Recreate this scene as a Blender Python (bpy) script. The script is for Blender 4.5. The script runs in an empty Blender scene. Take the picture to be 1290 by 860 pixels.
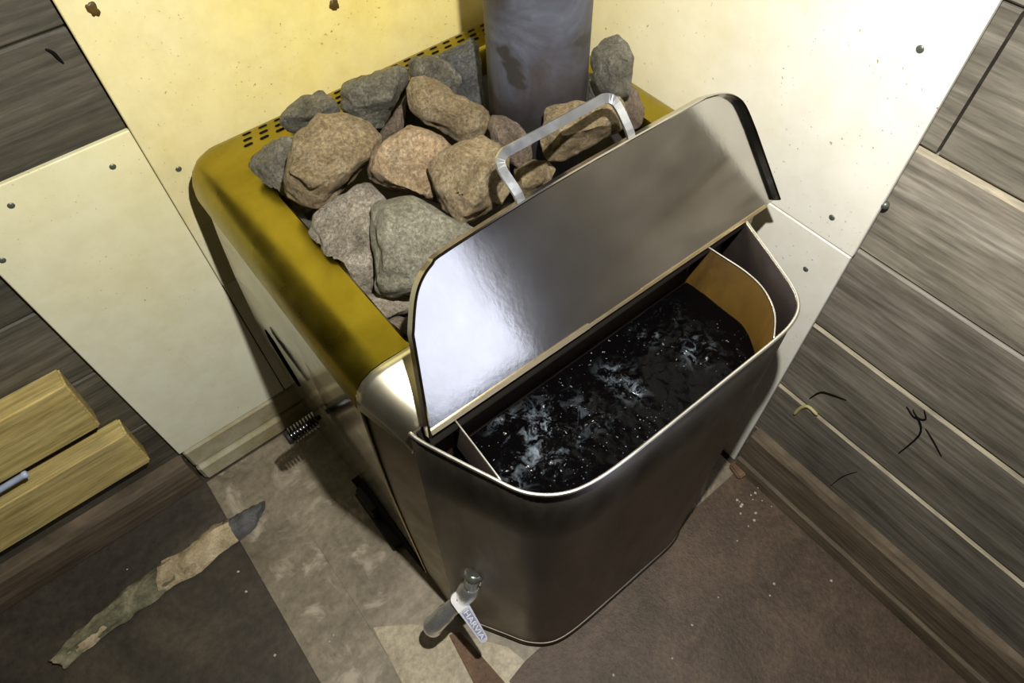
import bpy, bmesh, math, random
from mathutils import Vector, Matrix, noise

scn = bpy.context.scene
COL = scn.collection
scn.view_settings.view_transform = 'Standard'
scn.view_settings.look = 'None'
scn.view_settings.exposure = 0.0
scn.view_settings.gamma = 1.0
scn.view_settings.use_curve_mapping = False

# ------------------------------------------------------------------ camera
F = 845.5445
CAM = Vector((-.67875, -.835, 1.25))
RX = Vector((.7811738, -.6237420, -.0267099))
RY = Vector((-.5244308, -.6323818, -.5701452))
RZ = Vector((.3387326, .4593900, -.8211094))
cd = bpy.data.cameras.new('camera')
cd.sensor_width = 36
cd.lens = F / 1290 * 36
cd.clip_start = .02
cam = bpy.data.objects.new('camera', cd)
COL.objects.link(cam)
m = Matrix((RX, -RY, -RZ)).transposed().to_4x4()
m.translation = CAM
cam.matrix_world = m
scn.camera = cam


def ray(x, y):
    return RX * ((x - 645) / F) + RY * ((y - 430) / F) + RZ


def at(x, y, axis, val):
    d = ray(x, y)
    return CAM + d * ((val - CAM[axis]) / d[axis])


def on_plane(x, y, p0, n):
    d = ray(x, y)
    return CAM + d * (n.dot(p0 - CAM) / n.dot(d))


# ------------------------------------------------------------------ node helpers
def new_mat(name):
    mt = bpy.data.materials.new(name)
    mt.use_nodes = True
    nt = mt.node_tree
    return mt, nt, nt.nodes['Principled BSDF']


def N(nt, typ, **kw):
    n = nt.nodes.new(typ)
    for k, v in kw.items():
        if k in n.inputs:
            n.inputs[k].default_value = v
        else:
            setattr(n, k, v)
    return n


def coords(nt, scale=(1, 1, 1), rot=(0, 0, 0)):
    tc = N(nt, 'ShaderNodeTexCoord')
    mp = N(nt, 'ShaderNodeMapping')
    mp.inputs['Scale'].default_value = scale
    mp.inputs['Rotation'].default_value = rot
    nt.links.new(tc.outputs['Object'], mp.inputs['Vector'])
    return mp.outputs[0]


def noise_tex(nt, vec, scale, detail=4, rough=.55, dist=0):
    n = N(nt, 'ShaderNodeTexNoise')
    n.inputs['Scale'].default_value = scale
    n.inputs['Detail'].default_value = detail
    n.inputs['Roughness'].default_value = rough
    n.inputs['Distortion'].default_value = dist
    nt.links.new(vec, n.inputs['Vector'])
    return n.outputs[0]


def ramp(nt, fac, stops):
    r = N(nt, 'ShaderNodeValToRGB')
    e = r.color_ramp.elements
    while len(e) < len(stops):
        e.new(.5)
    for i, (p, c) in enumerate(stops):
        e[i].position = p
        if not isinstance(c, tuple):
            c = (c, c, c)
        e[i].color = c + (1,)
    nt.links.new(fac, r.inputs[0])
    return r.outputs[0]


def mix(nt, fac, a, b, mode='MIX'):
    n = N(nt, 'ShaderNodeMix', data_type='RGBA', blend_type=mode)
    for sock, v in ((n.inputs[0], fac), (n.inputs[6], a), (n.inputs[7], b)):
        if hasattr(v, 'links'):
            nt.links.new(v, sock)
        elif isinstance(v, tuple):
            sock.default_value = v + (1,)
        else:
            sock.default_value = v
    return n.outputs[2]


def math_n(nt, op, a, b=0.0):
    n = N(nt, 'ShaderNodeMath', operation=op)
    for s, v in ((n.inputs[0], a), (n.inputs[1], b)):
        if hasattr(v, 'links'):
            nt.links.new(v, s)
        else:
            s.default_value = v
    return n.outputs[0]


def bump(nt, bsdf, h, strength=.3, dist=.002):
    b = N(nt, 'ShaderNodeBump')
    b.inputs['Strength'].default_value = strength
    b.inputs['Distance'].default_value = dist
    nt.links.new(h, b.inputs['Height'])
    nt.links.new(b.outputs[0], bsdf.inputs['Normal'])


# ------------------------------------------------------------------ materials
def steel(name, c1, c2, r1=.25, r2=.4, scale=9, stretch=(1, 1, 1), bmp=.05, metal=1.0):
    mt, nt, b = new_mat(name)
    v = coords(nt, stretch)
    n = noise_tex(nt, v, scale, 5, .6, .6)
    nt.links.new(ramp(nt, n, [(.3, c1), (.7, c2)]), b.inputs['Base Color'])
    b.inputs['Metallic'].default_value = metal
    n2 = noise_tex(nt, v, scale * 2.3, 6, .65)
    nt.links.new(ramp(nt, n2, [(.3, r1), (.7, r2)]), b.inputs['Roughness'])
    n3 = noise_tex(nt, v, scale * 30, 3, .6)
    bump(nt, b, n3, bmp, .001)
    return mt


def plain(name, c, rough=.5, metal=0.0):
    mt, nt, b = new_mat(name)
    v = coords(nt)
    n = noise_tex(nt, v, 60, 4)
    nt.links.new(mix(nt, n, tuple(x * .75 for x in c), tuple(min(1, x * 1.25) for x in c)), b.inputs['Base Color'])
    b.inputs['Roughness'].default_value = rough
    b.inputs['Metallic'].default_value = metal
    return mt


def wood(name, dark, mid, light, stretch, rough=.6, tone=True, wear=.5):
    mt, nt, b = new_mat(name)
    tc = N(nt, 'ShaderNodeTexCoord')
    at_ = N(nt, 'ShaderNodeAttribute', attribute_name='tone')
    off = N(nt, 'ShaderNodeVectorMath', operation='MULTIPLY_ADD')
    nt.links.new(at_.outputs['Fac'], off.inputs[0])
    off.inputs[1].default_value = (7.3, 5.1, 0)
    nt.links.new(tc.outputs['Object'], off.inputs[2])
    mp = N(nt, 'ShaderNodeMapping')
    mp.inputs['Scale'].default_value = stretch
    nt.links.new(off.outputs[0], mp.inputs['Vector'])
    v = mp.outputs[0]
    g = noise_tex(nt, v, 16, 7, .66, 1.1)
    fine = noise_tex(nt, v, 150, 5, .65, .3)
    ring = noise_tex(nt, v, 46, 3, .5, 2.5)
    gg = mix(nt, .3, g, ring)
    c = ramp(nt, gg, [(.3, dark), (.48, mid), (.68, light)])
    c = mix(nt, .7, c, ramp(nt, fine, [(.34, .4), (.64, 1.2)]), 'MULTIPLY')
    if tone:
        c = mix(nt, 1.0, c, ramp(nt, at_.outputs['Fac'], [(0, .72), (1, 2.2)]), 'MULTIPLY')
    blot = noise_tex(nt, coords(nt), 7, 4, .6)
    c = mix(nt, wear, c, ramp(nt, blot, [(.3, .45), (.62, 1.15)]), 'MULTIPLY')
    nt.links.new(c, b.inputs['Base Color'])
    b.inputs['Roughness'].default_value = rough
    bump(nt, b, gg, .35, .003)
    return mt


def panel_mat(name, base, stain, centre, reach, dirt=.35):
    """cream fibre-cement board, smoke-yellowed in blotches around the flue, with brown flecks"""
    mt, nt, b = new_mat(name)
    v = coords(nt)
    ds = N(nt, 'ShaderNodeVectorMath', operation='DISTANCE')
    nt.links.new(v, ds.inputs[0])
    ds.inputs[1].default_value = centre
    bl = noise_tex(nt, v, 6, 5, .6)
    d = math_n(nt, 'DIVIDE', ds.outputs['Value'], reach)
    d = math_n(nt, 'ADD', d, math_n(nt, 'MULTIPLY', math_n(nt, 'SUBTRACT', bl, .5), .9))
    f = ramp(nt, d, [(.1, 1.0), (1.0, 0.0)])
    c = mix(nt, f, base, stain)
    cl = noise_tex(nt, v, 22, 6, .65)
    c = mix(nt, dirt, c, ramp(nt, cl, [(.35, (.62, .55, .33)), (.6, (1.0, 1.0, 1.0))]), 'MULTIPLY')
    fl = noise_tex(nt, v, 190, 2, .5)
    sel = noise_tex(nt, v, 14, 2, .5)
    fk = math_n(nt, 'MULTIPLY', ramp(nt, fl, [(.69, 0.0), (.73, 1.0)]), ramp(nt, sel, [(.42, 0.0), (.6, .8)]))
    c = mix(nt, fk, c, (.22, .15, .04))
    nt.links.new(c, b.inputs['Base Color'])
    b.inputs['Roughness'].default_value = .62
    bump(nt, b, noise_tex(nt, v, 120, 4), .08, .001)
    return mt


def rock_mat(name, c1, c2, c3, spark=.5):
    mt, nt, b = new_mat(name)
    v = coords(nt)
    n = noise_tex(nt, v, 30, 9, .72, .5)
    c = ramp(nt, n, [(.28, c1), (.5, c2), (.72, c3)])
    fine = noise_tex(nt, v, 250, 8, .8, .3)
    c = mix(nt, .8, c, ramp(nt, fine, [(.36, .3), (.5, .9), (.62, 1.7)]), 'MULTIPLY')
    patch = noise_tex(nt, v, 11, 4, .6, .5)
    c = mix(nt, .8, c, ramp(nt, patch, [(.35, .48), (.62, 1.04)]), 'MULTIPLY')
    nt.links.new(c, b.inputs['Base Color'])
    vo = noise_tex(nt, v, 420, 2, .5)
    nt.links.new(ramp(nt, vo, [(.42, .55), (.62, .55 - .38 * spark)]), b.inputs['Roughness'])
    h = mix(nt, .5, n, fine)
    bump(nt, b, h, 1.0, .010)
    return mt


def ground_mat(name, c1, c2, c3, scale=7, rough=.6, spots=None, bm_=.3):
    mt, nt, b = new_mat(name)
    v = coords(nt)
    n = noise_tex(nt, v, scale, 8, .66, .8)
    c = ramp(nt, n, [(.3, c1), (.52, c2), (.75, c3)])
    n2 = noise_tex(nt, v, scale * 14, 5, .65)
    c = mix(nt, .6, c, ramp(nt, n2, [(.3, .5), (.65, 1.25)]), 'MULTIPLY')
    if spots:
        s = noise_tex(nt, v, 11, 6, .6, 1.2)
        c = mix(nt, ramp(nt, s, [(.56, 0.0), (.68, .9)]), c, spots)
    nt.links.new(c, b.inputs['Base Color'])
    b.inputs['Roughness'].default_value = rough
    bump(nt, b, n2, bm_, .003)
    return mt


M = {}
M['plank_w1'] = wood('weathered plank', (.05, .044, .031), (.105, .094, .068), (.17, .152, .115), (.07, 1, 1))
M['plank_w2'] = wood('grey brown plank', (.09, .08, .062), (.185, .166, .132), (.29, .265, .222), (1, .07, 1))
M['raw_edge'] = wood('chipped pale edge', (.26, .22, .14), (.44, .38, .26), (.62, .55, .4), (1, .15, 1), tone=False)
M['batten'] = wood('pale batten', (.42, .31, .10), (.62, .48, .17), (.76, .62, .27), (.07, 1, 1), tone=False, wear=.3)
M['base_wood'] = wood('brown skirting', (.10, .075, .047), (.17, .13, .085), (.25, .195, .13), (.08, .08, 1), tone=False)
M['panel_w1'] = panel_mat('yellowed board', (.80, .76, .53), (.82, .68, .21), (-.22, 0, .85), .62, .25)
M['panel_w1low'] = panel_mat('pale board', (.90, .90, .71), (.86, .80, .47), (-.6, 0, .72), .45, .2)
M['panel_w2'] = panel_mat('cream board', (.90, .885, .80), (.86, .78, .48), (0, -.12, .75), .42, .15)
M['strip_w1'] = panel_mat('grubby strip', (.58, .56, .42), (.42, .37, .24), (-.62, 0, .05), .3, .7)
M['dark'] = plain('dark void', (.008, .007, .006), .9)
M['dark'].node_tree.nodes['Principled BSDF'].inputs['Specular IOR Level'].default_value = .05
M['soot'] = plain('black iron', (.018, .016, .014), .6, .2)
M['rim'] = steel('heat tinted steel', (.25, .195, .014), (.38, .305, .035), .24, .38, 10)
M['frontrim'] = steel('glare lightened steel', (.80, .76, .58), (.86, .82, .66), .3, .36, 8)  # rim steel with the flash glare lightened into its base colour
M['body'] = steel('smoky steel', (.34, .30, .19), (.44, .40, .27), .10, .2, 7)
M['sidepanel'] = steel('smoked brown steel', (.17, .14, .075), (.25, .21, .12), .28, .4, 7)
M['tank'] = steel('dull steel', (.12, .10, .075), (.21, .19, .165), .36, .5, 8, (1, 1, .35))
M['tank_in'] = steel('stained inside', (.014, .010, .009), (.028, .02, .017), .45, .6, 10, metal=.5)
M['liner'] = steel('rusty liner', (.025, .013, .0015), (.085, .046, .007), .6, .7, 16, (1, 1, .4), metal=0.0)
M['liner'].node_tree.nodes['Principled BSDF'].inputs['Specular IOR Level'].default_value = .12
M['edge'] = steel('polished edge', (.82, .8, .74), (.92, .9, .84), .3, .4, 20)
M['lid'] = steel('smeared lid steel', (.44, .42, .385), (.58, .56, .53), .10, .17, 5, (1, 1, .6))
M['brass'] = steel('golden hem', (.62, .50, .30), (.74, .62, .38), .35, .45, 25)
M['handle'] = steel('brushed handle', (.5, .53, .58), (.7, .73, .8), .25, .4, 20)
M['chrome'] = steel('chrome', (.78, .80, .82), (.9, .92, .93), .24, .34, 30, bmp=.01, metal=.85)
M['dullchrome'] = steel('worn chrome', (.38, .41, .38), (.62, .65, .6), .28, .4, 30, bmp=.05, metal=.85)
M['coil'] = steel('blackened spring wire', (.12, .12, .12), (.25, .25, .25), .12, .2, 30, bmp=.01)
M['lever'] = plain('silver lever', (.72, .74, .84), .45, .3)
M['leverhub'] = plain('white lever hub', (.92, .92, .88), .5)
M['bluegrey'] = plain('stamped recess', (.30, .33, .5), .5, .2)
M['pipe'] = None
M['stick'] = ground_mat('bark and bare wood', (.045, .045, .028), (.2, .19, .11), (.5, .44, .29), 13, .8)
M['stickpale'] = ground_mat('bare birch wood', (.2, .15, .08), (.5, .4, .24), (.72, .6, .4), 18, .8)
M['stickdark'] = ground_mat('charred tip', (.06, .06, .06), (.11, .11, .11), (.17, .17, .165), 18, .8)
M['floor_dark'] = ground_mat('dark trodden floor', (.036, .03, .022), (.068, .056, .04), (.125, .10, .07), 5, .62)
M['floor_brown'] = ground_mat('brown floor sheet', (.06, .039, .023), (.102, .068, .042), (.16, .11, .07), 9, .5, bm_=.6)
M['floor_pale'] = ground_mat('scuffed pale sheet', (.14, .115, .078), (.26, .22, .155), (.42, .36, .27), 5, .5, (.55, .48, .37))
M['cleansheet'] = ground_mat('clean cream sheet', (.33, .28, .18), (.52, .45, .31), (.68, .6, .44), 9, .5)
M['rust'] = ground_mat('rusty strip', (.1, .055, .03), (.19, .11, .06), (.27, .17, .1), 20, .7)
M['nail'] = plain('grey nail head', (.17, .19, .16), .4, .6)
M['plastic'] = plain('pale blue plastic', (.52, .62, .9), .35)
M['crumb'] = plain('pale crumb', (.55, .5, .42), .8)
M['splinter'] = plain('yellow splinter', (.5, .45, .2), .7)
M['stain'] = plain('brown resin drip', (.09, .05, .012), .4)

mt, nt, b = new_mat('oxidised flue steel')
v = coords(nt)
n = noise_tex(nt, v, 9, 6, .6, .7)
c = ramp(nt, n, [(.3, (.028, .026, .028)), (.45, (.055, .047, .05)), (.55, (.07, .073, .092)), (.68, (.12, .13, .165))])
n2 = noise_tex(nt, v, 17, 3, .5, .3)
c = mix(nt, ramp(nt, n2, [(.58, 0.0), (.62, .8)]), c, (.03, .028, .022))
nt.links.new(c, b.inputs['Base Color'])
b.inputs['Metallic'].default_value = .25
b.inputs['Roughness'].default_value = .55
bump(nt, b, noise_tex(nt, v, 200, 4), .15, .001)
M['pipe'] = mt

# agitated dark water with flash glints painted pale where it churns
mt, nt, b = new_mat('churning dark water')
v = coords(nt)
fa = N(nt, 'ShaderNodeAttribute', attribute_name='glint')
fn = noise_tex(nt, v, 55, 9, .74, .6)
fm = math_n(nt, 'MULTIPLY', fa.outputs['Fac'], ramp(nt, fn, [(.52, 0.0), (.74, .9)]))
dots = noise_tex(nt, v, 330, 1, .4)
sp = math_n(nt, 'MULTIPLY', ramp(nt, dots, [(.72, 0.0), (.76, .7)]), ramp(nt, noise_tex(nt, v, 16, 3), [(.45, 0.0), (.6, 1.0)]))
fm = math_n(nt, 'MAXIMUM', fm, sp)
nt.links.new(mix(nt, fm, (.0015, .0013, .0014), (.30, .36, .42)), b.inputs['Base Color'])
b.inputs['Roughness'].default_value = .05
b.inputs['Specular IOR Level'].default_value = .15
b.inputs['IOR'].default_value = 1.33
bump(nt, b, noise_tex(nt, v, 60, 5, .6, 1.0), .25, .004)
M['water'] = mt

# ------------------------------------------------------------------ mesh helpers
def obj(name, bm, mats, parent=None, origin=None, smooth=False, auto=None):
    """link a bmesh (in world coordinates) as ONE object, moved into its parent's or its own frame"""
    off = Vector((0, 0, 0))
    if parent is not None:
        p = parent
        while p is not None:
            off += p.location
            p = p.parent
    elif origin is not None:
        off = Vector(origin)
    bmesh.ops.translate(bm, verts=bm.verts, vec=-off)
    if smooth:
        for f in bm.faces:
            f.smooth = True
    me = bpy.data.meshes.new(name)
    bm.to_mesh(me)
    bm.free()
    if auto is not None:
        me.set_sharp_from_angle(angle=math.radians(auto))
    if not isinstance(mats, (list, tuple)):
        mats = [mats]
    for mm in mats:
        me.materials.append(mm)
    o = bpy.data.objects.new(name, me)
    COL.objects.link(o)
    if parent is not None:
        o.parent = parent
    elif origin is not None:
        o.location = off
    return o


def thing(name, label, cat, loc, group=None):
    o = bpy.data.objects.new(name, None)
    o.empty_display_size = .05
    COL.objects.link(o)
    o.location = loc
    return tag(o, label, cat, group)


def tag(o, label, cat, group=None, kind=None):
    o['label'] = label
    o['category'] = cat
    if group:
        o['group'] = group
    if kind:
        o['kind'] = kind
    return o


def struct(name, bm, mats, **kw):
    o = obj(name, bm, mats, **kw)
    o['kind'] = 'structure'
    return o


def add_box(bm, lo, hi, bev=0, seg=1, mi=0, tone=None):
    """axis-aligned box, optionally bevelled"""
    t = bmesh.new()
    bmesh.ops.create_cube(t, size=1)
    for vv in t.verts:
        vv.co = Vector([(lo[i] + hi[i]) / 2 + vv.co[i] * (hi[i] - lo[i]) for i in range(3)])
    if bev:
        bmesh.ops.bevel(t, geom=t.edges[:], offset=bev, segments=seg, affect='EDGES', profile=.5)
    merge(bm, t, mi, tone)


def merge(bm, t, mi=0, tone=None, mat=None):
    lay = None
    if tone is not None:
        lay = bm.faces.layers.float.get('tone') or bm.faces.layers.float.new('tone')
    mp = {}
    for vv in t.verts:
        mp[vv] = bm.verts.new(mat @ vv.co if mat else vv.co)
    for f in t.faces:
        try:
            nf = bm.faces.new([mp[x] for x in f.verts])
        except ValueError:
            continue
        nf.material_index = mi if mi is not None else f.material_index
        nf.smooth = f.smooth
        if lay:
            nf[lay] = tone
    t.free()


def add_tube(bm, pts, rad, seg=12, cap=True, closed=False):
    pts = [Vector(p) for p in pts]
    n = len(pts)
    rs = rad if isinstance(rad, (list, tuple)) else [rad] * n
    rings = []
    up = None
    for i, p in enumerate(pts):
        if closed:
            tdir = pts[(i + 1) % n] - pts[i - 1]
        else:
            tdir = pts[min(i + 1, n - 1)] - pts[max(i - 1, 0)]
        tdir.normalize()
        if up is None:
            up = tdir.orthogonal().normalized()
        up = (up - tdir * up.dot(tdir)).normalized()
        s = tdir.cross(up)
        rings.append([bm.verts.new(p + (up * math.cos(a) + s * math.sin(a)) * rs[i])
                      for a in (2 * math.pi * k / seg for k in range(seg))])
    for i in range(n if closed else n - 1):
        a, c = rings[i], rings[(i + 1) % n]
        for k in range(seg):
            f = bm.faces.new((a[k], a[(k + 1) % seg], c[(k + 1) % seg], c[k]))
            f.smooth = True
    if cap and not closed:
        bm.faces.new(rings[0][::-1])
        bm.faces.new(rings[-1])


def spline(pts, sub=6, closed=False):
    pts = [Vector(p) for p in pts]
    n = len(pts)
    out = []
    rng = range(n if closed else n - 1)
    for i in rng:
        if closed:
            p0, p1, p2, p3 = pts[i - 1], pts[i], pts[(i + 1) % n], pts[(i + 2) % n]
        else:
            p0, p1, p2, p3 = pts[max(i - 1, 0)], pts[i], pts[i + 1], pts[min(i + 2, n - 1)]
        for k in range(sub):
            t = k / sub
            out.append(.5 * ((2 * p1) + (p2 - p0) * t + (2 * p0 - 5 * p1 + 4 * p2 - p3) * t * t + (3 * p1 - p0 - 3 * p2 + p3) * t ** 3))
    if not closed:
        out.append(pts[-1])
    return out


def add_prism(bm, poly, vec, mi=0):
    """closed polygon (list of Vector) extruded by vec"""
    a = [bm.verts.new(p) for p in poly]
    c = [bm.verts.new(Vector(p) + Vector(vec)) for p in poly]
    n = len(poly)
    fs = [bm.faces.new(a[::-1]), bm.faces.new(c)]
    for i in range(n):
        fs.append(bm.faces.new((a[i], a[(i + 1) % n], c[(i + 1) % n], c[i])))
    for f in fs:
        f.material_index = mi
    bmesh.ops.recalc_face_normals(bm, faces=fs)


def round_rect(x0, x1, y0, y1, r, z, seg=6):
    out = []
    for cx, cy, a0 in ((x1 - r, y1 - r, 0), (x0 + r, y1 - r, 90), (x0 + r, y0 + r, 180), (x1 - r, y0 + r, 270)):
        for k in range(seg + 1):
            a = math.radians(a0 + 90 * k / seg)
            out.append(Vector((cx + r * math.cos(a), cy + r * math.sin(a), z)))
    return out


def loft(bm, rings, closed=True, smooth=True, cap0=False, cap1=False):
    vs = [[bm.verts.new(p) for p in r] for r in rings]
    n = len(vs[0])
    for a, c in zip(vs, vs[1:]):
        for k in range(n if closed else n - 1):
            f = bm.faces.new((a[k], a[(k + 1) % n], c[(k + 1) % n], c[k]))
            f.smooth = smooth
    if cap0:
        bm.faces.new(vs[0][::-1])
    if cap1:
        bm.faces.new(vs[-1])
    return vs


def rough_up(bm, amp, sc, seed=0):
    o = Vector((seed * 3.1, seed * 1.7, seed * 2.3))
    bm.normal_update()
    for vv in bm.verts:
        vv.co += vv.normal * amp * noise.fractal(vv.co * sc + o, .9, 2.0, 5)


# ------------------------------------------------------------------ setting
random.seed(4)
R_X, R_Y = -2.5, -2.7      # far sides of the little sauna room
# floor: dark base
bm = bmesh.new()
add_box(bm, (R_X, R_Y, -.06), (.03, .03, -.004))
struct('floor', bm, M['floor_dark'])

# plank walls
def plank_wall(name, axis, joints, mats, raw=(), a0=-2.7, cuts={}, tones=()):
    bm = bmesh.new()
    front, back = (.013, .034)
    for i, (z0, z1) in enumerate(zip(joints, joints[1:])):
        spans = [(a0, .012)]
        if i in cuts:
            c = cuts[i]
            spans = [(a0, c - .0022), (c + .0012, .012)]
        for s0, s1 in spans:
            t = bmesh.new()
            lo = [0, 0, z0 + .0012]
            hi = [0, 0, z1 - .0012]
            oth = 1 - axis
            lo[axis], hi[axis] = front + random.uniform(-.0005, .0005), back
            lo[oth], hi[oth] = s0, s1
            bmesh.ops.create_cube(t, size=1)
            for vv in t.verts:
                vv.co = Vector([(lo[k] + hi[k]) / 2 + vv.co[k] * (hi[k] - lo[k]) for k in range(3)])
            # long subdivision so the front edges can be chamfered and chipped unevenly
            es = [e for e in t.edges if abs((e.verts[0].co - e.verts[1].co)[oth]) > .001
                  and all(abs(x.co[axis] - lo[axis]) < 1e-5 for x in e.verts)]
            top = [e for e in es if e.verts[0].co.z > (z0 + z1) / 2]
            bot = [e for e in es if e.verts[0].co.z < (z0 + z1) / 2]
            r1 = bmesh.ops.bevel(t, geom=top, offset=.005 if (i + 1) in raw else .0025, segments=1, affect='EDGES')
            for f in r1['faces']:
                f.material_index = 1 if (i + 1) in raw else 0
            bot = [e for e in t.edges if abs((e.verts[0].co - e.verts[1].co)[oth]) > .001
                   and all(abs(x.co[axis] - lo[axis]) < 1e-5 and abs(x.co.z - lo[2]) < 1e-5 for x in e.verts)]
            r2 = bmesh.ops.bevel(t, geom=bot, offset=.004 if i in raw else .0025, segments=1, affect='EDGES')
            for f in r2['faces']:
                f.material_index = 1 if i in raw else 0
            merge(bm, t, None, tones[i] if i < len(tones) else random.uniform(.05, .4))
    lo = [a0, a0, 0]
    hi = [.04, .04, 2.15]
    lo[axis], hi[axis] = back, .05
    add_box(bm, lo, hi, tone=0.0)
    bm.normal_update()
    return struct(name, bm, mats)


J1 = [0, .07, .222, .389, .540, .70, .862, 1.02, 1.18, 1.34, 1.5, 1.66, 1.82, 1.98, 2.14]
J2 = [0, .128, .277, .447, .607, .767, .925, 1.08, 1.24, 1.4, 1.56, 1.72, 1.88, 2.04, 2.14]
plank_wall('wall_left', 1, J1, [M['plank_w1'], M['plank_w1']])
plank_wall('wall_right', 0, J2, [M['plank_w2'], M['raw_edge']], raw=(2, 3, 5), cuts={5: -.664}, tones=(.1, .18, .27, .34, .62, .3, .4))
for nm, ax, pos in (('wall_back', 1, R_Y), ('wall_side', 0, R_X)):
    bm = bmesh.new()
    for i in range(14):
        lo, hi = [R_X, R_Y, i * .155], [.03, .03, i * .155 + .152]
        lo[ax], hi[ax] = pos - .03, pos
        add_box(bm, lo, hi, .003, tone=random.uniform(.05, .35))
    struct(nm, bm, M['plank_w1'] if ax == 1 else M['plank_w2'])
bm = bmesh.new()
for i in range(18):
    add_box(bm, (R_X + i * .145, R_Y, 2.15), (R_X + i * .145 + .143, .04, 2.18), .003, tone=random.uniform(.05, .35))
struct('ceiling', bm, M['plank_w2'])

# skirting boards
bm = bmesh.new()
add_prism(bm, [Vector((0.012, 0, 0)), Vector((-.012, 0, 0)), Vector((-.012, 0, .034)), Vector((-.007, 0, .04)),
               Vector((-.007, 0, .122)), Vector((0, 0, .134)), Vector((.012, 0, .134))], (0, -2.69, 0))
for vv in bm.verts:
    if vv.co.y > -.1:
        vv.co.y = -.652
struct('baseboard_right', bm, M['base_wood'])
bm = bmesh.new()
add_prism(bm, [Vector((-.853, .013, 0)), Vector((-.853, -.012, 0)), Vector((-.853, -.016, .03)), Vector((-.853, -.014, .08)),
               Vector((-.853, -.006, .092)), Vector((-.853, .013, .092))], (R_X + .853, 0, 0))
struct('baseboard_left', bm, M['base_wood'])
# two cream strips along the foot of the left wall, below the board
bm = bmesh.new()
add_box(bm, (-.846, -.004, .052), (-.02, .013, .1085), .004)
add_box(bm, (-.846, -.011, 0), (-.02, .013, .050), .006)
struct('trim_1', bm, M['strip_w1'])

# floor sheets
bm = bmesh.new()
add_box(bm, (-.85, -.672, -.006), (-.012, -.012, .0), .001)
o = struct('hearth_sheet', bm, M['floor_pale'])
bm = bmesh.new()
add_box(bm, (-.738, -.66, -.001), (-.60, -.25, .0012), .0006)
tag(obj('floor_sheet', bm, M['floor_pale']), 'thin scuffed sheet lying beside the stove on the pale hearth floor', 'sheet')
bm = bmesh.new()
poly = [Vector(p) for p in ((-.013, -.664, -.004), (-.013, -2.69, -.004), (-.60, -2.69, -.004), (-.60, -.675, -.004), (-.56, -.668, -.004))]
add_prism(bm, poly, (0, 0, .0065))
struct('floor.001', bm, M['floor_brown'])
# curved worn edge of a second layer on the brown floor
bm = bmesh.new()
pp = [(905, 690), (892, 735), (868, 775), (830, 812), (785, 838), (740, 858), (700, 880)]
poly = [at(x, y, 2, .0025) for x, y in pp]
poly = spline(poly, 5) + [at(640, 870, 2, .0025), at(690, 835, 2, .0025), at(800, 725, 2, .0025), at(900, 640, 2, .0025), at(910, 665, 2, .0025)]
for p in poly:
    p.y = min(p.y, -.669)
add_prism(bm, poly, (0, 0, .0016))
struct('floor.002', bm, M['floor_brown'])

# ------------------------------------------------------------------ heat shield boards
def heat_board(label, mat, lo, hi, nails, axis):
    bm = bmesh.new()
    add_box(bm, lo, hi, .0012)
    o = tag(obj('heat_shield_board', bm, mat), label, 'board')
    for k, (x, y) in enumerate(nails):
        p = at(x, y, axis, lo[axis])
        t = bmesh.new()
        bmesh.ops.create_uvsphere(t, u_segments=12, v_segments=6, radius=.0042)
        for vv in t.verts:
            vv.co[axis] *= .35
            vv.co += p
        obj('nail', t, M['nail'], o, smooth=True)
    return o


ub = heat_board('large smoke-yellowed heat shield board left of the flue pipe', M['panel_w1'],
                (-.630, -.001, .435), (-.008, .007, 1.5), [(225, 213)], 1)
heat_board('pale greenish heat shield board at left with nail heads, above the cream strips', M['panel_w1low'],
           (-.851, 0, .11), (-.631, .008, .734), [(142, 210), (14, 259), (3, 328)], 1)
bm = bmesh.new()
add_box(bm, (-.629, 0.0005, .11), (-.012, .008, .433), .001)
tag(obj('heat_shield_board', bm, M['panel_w1low']), 'heat shield board low behind the stove, mostly in its shadow', 'board')
heat_board('large cream heat shield board right of the flue pipe, brightest of the boards', M['panel_w2'],
           (-.001, -.646, .603), (.007, -.009, 1.5), [(1159, 62), (1048, 274)], 0)
heat_board('cream heat shield board below the long seam, right of the water tank', M['panel_w2'],
           (-.001, -.645, .0), (.007, -.009, .601), [(1015, 339)], 0)
# drips on the left board
for (x, y), r in (((421, 5), .008), ((118, 12), .007)):
    p = at(x, y, 1, -.001)
    t = bmesh.new()
    bmesh.ops.create_icosphere(t, subdivisions=3, radius=r)
    rough_up(t, .004, 130, r * 1000)
    for vv in t.verts:
        vv.co = Vector((vv.co.x * .8, vv.co.y * .2, vv.co.z * 1.1)) + p
    o = obj('resin_drip', t, M['stain'], ub, smooth=True)

# ------------------------------------------------------------------ the stove
ST = thing('sauna_stove', 'wood-burning steel sauna stove in the corner, golden rim filled with stones', 'stove', (-.325, -.29, 0))

# body: front (fire-door) face flares slightly towards the floor
def xf(z, y):
    k = max(0, min(1, (.655 - z) / .35))
    return -.597 - (.022 if y > -.25 else .010) * (k * (2 - k))


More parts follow.
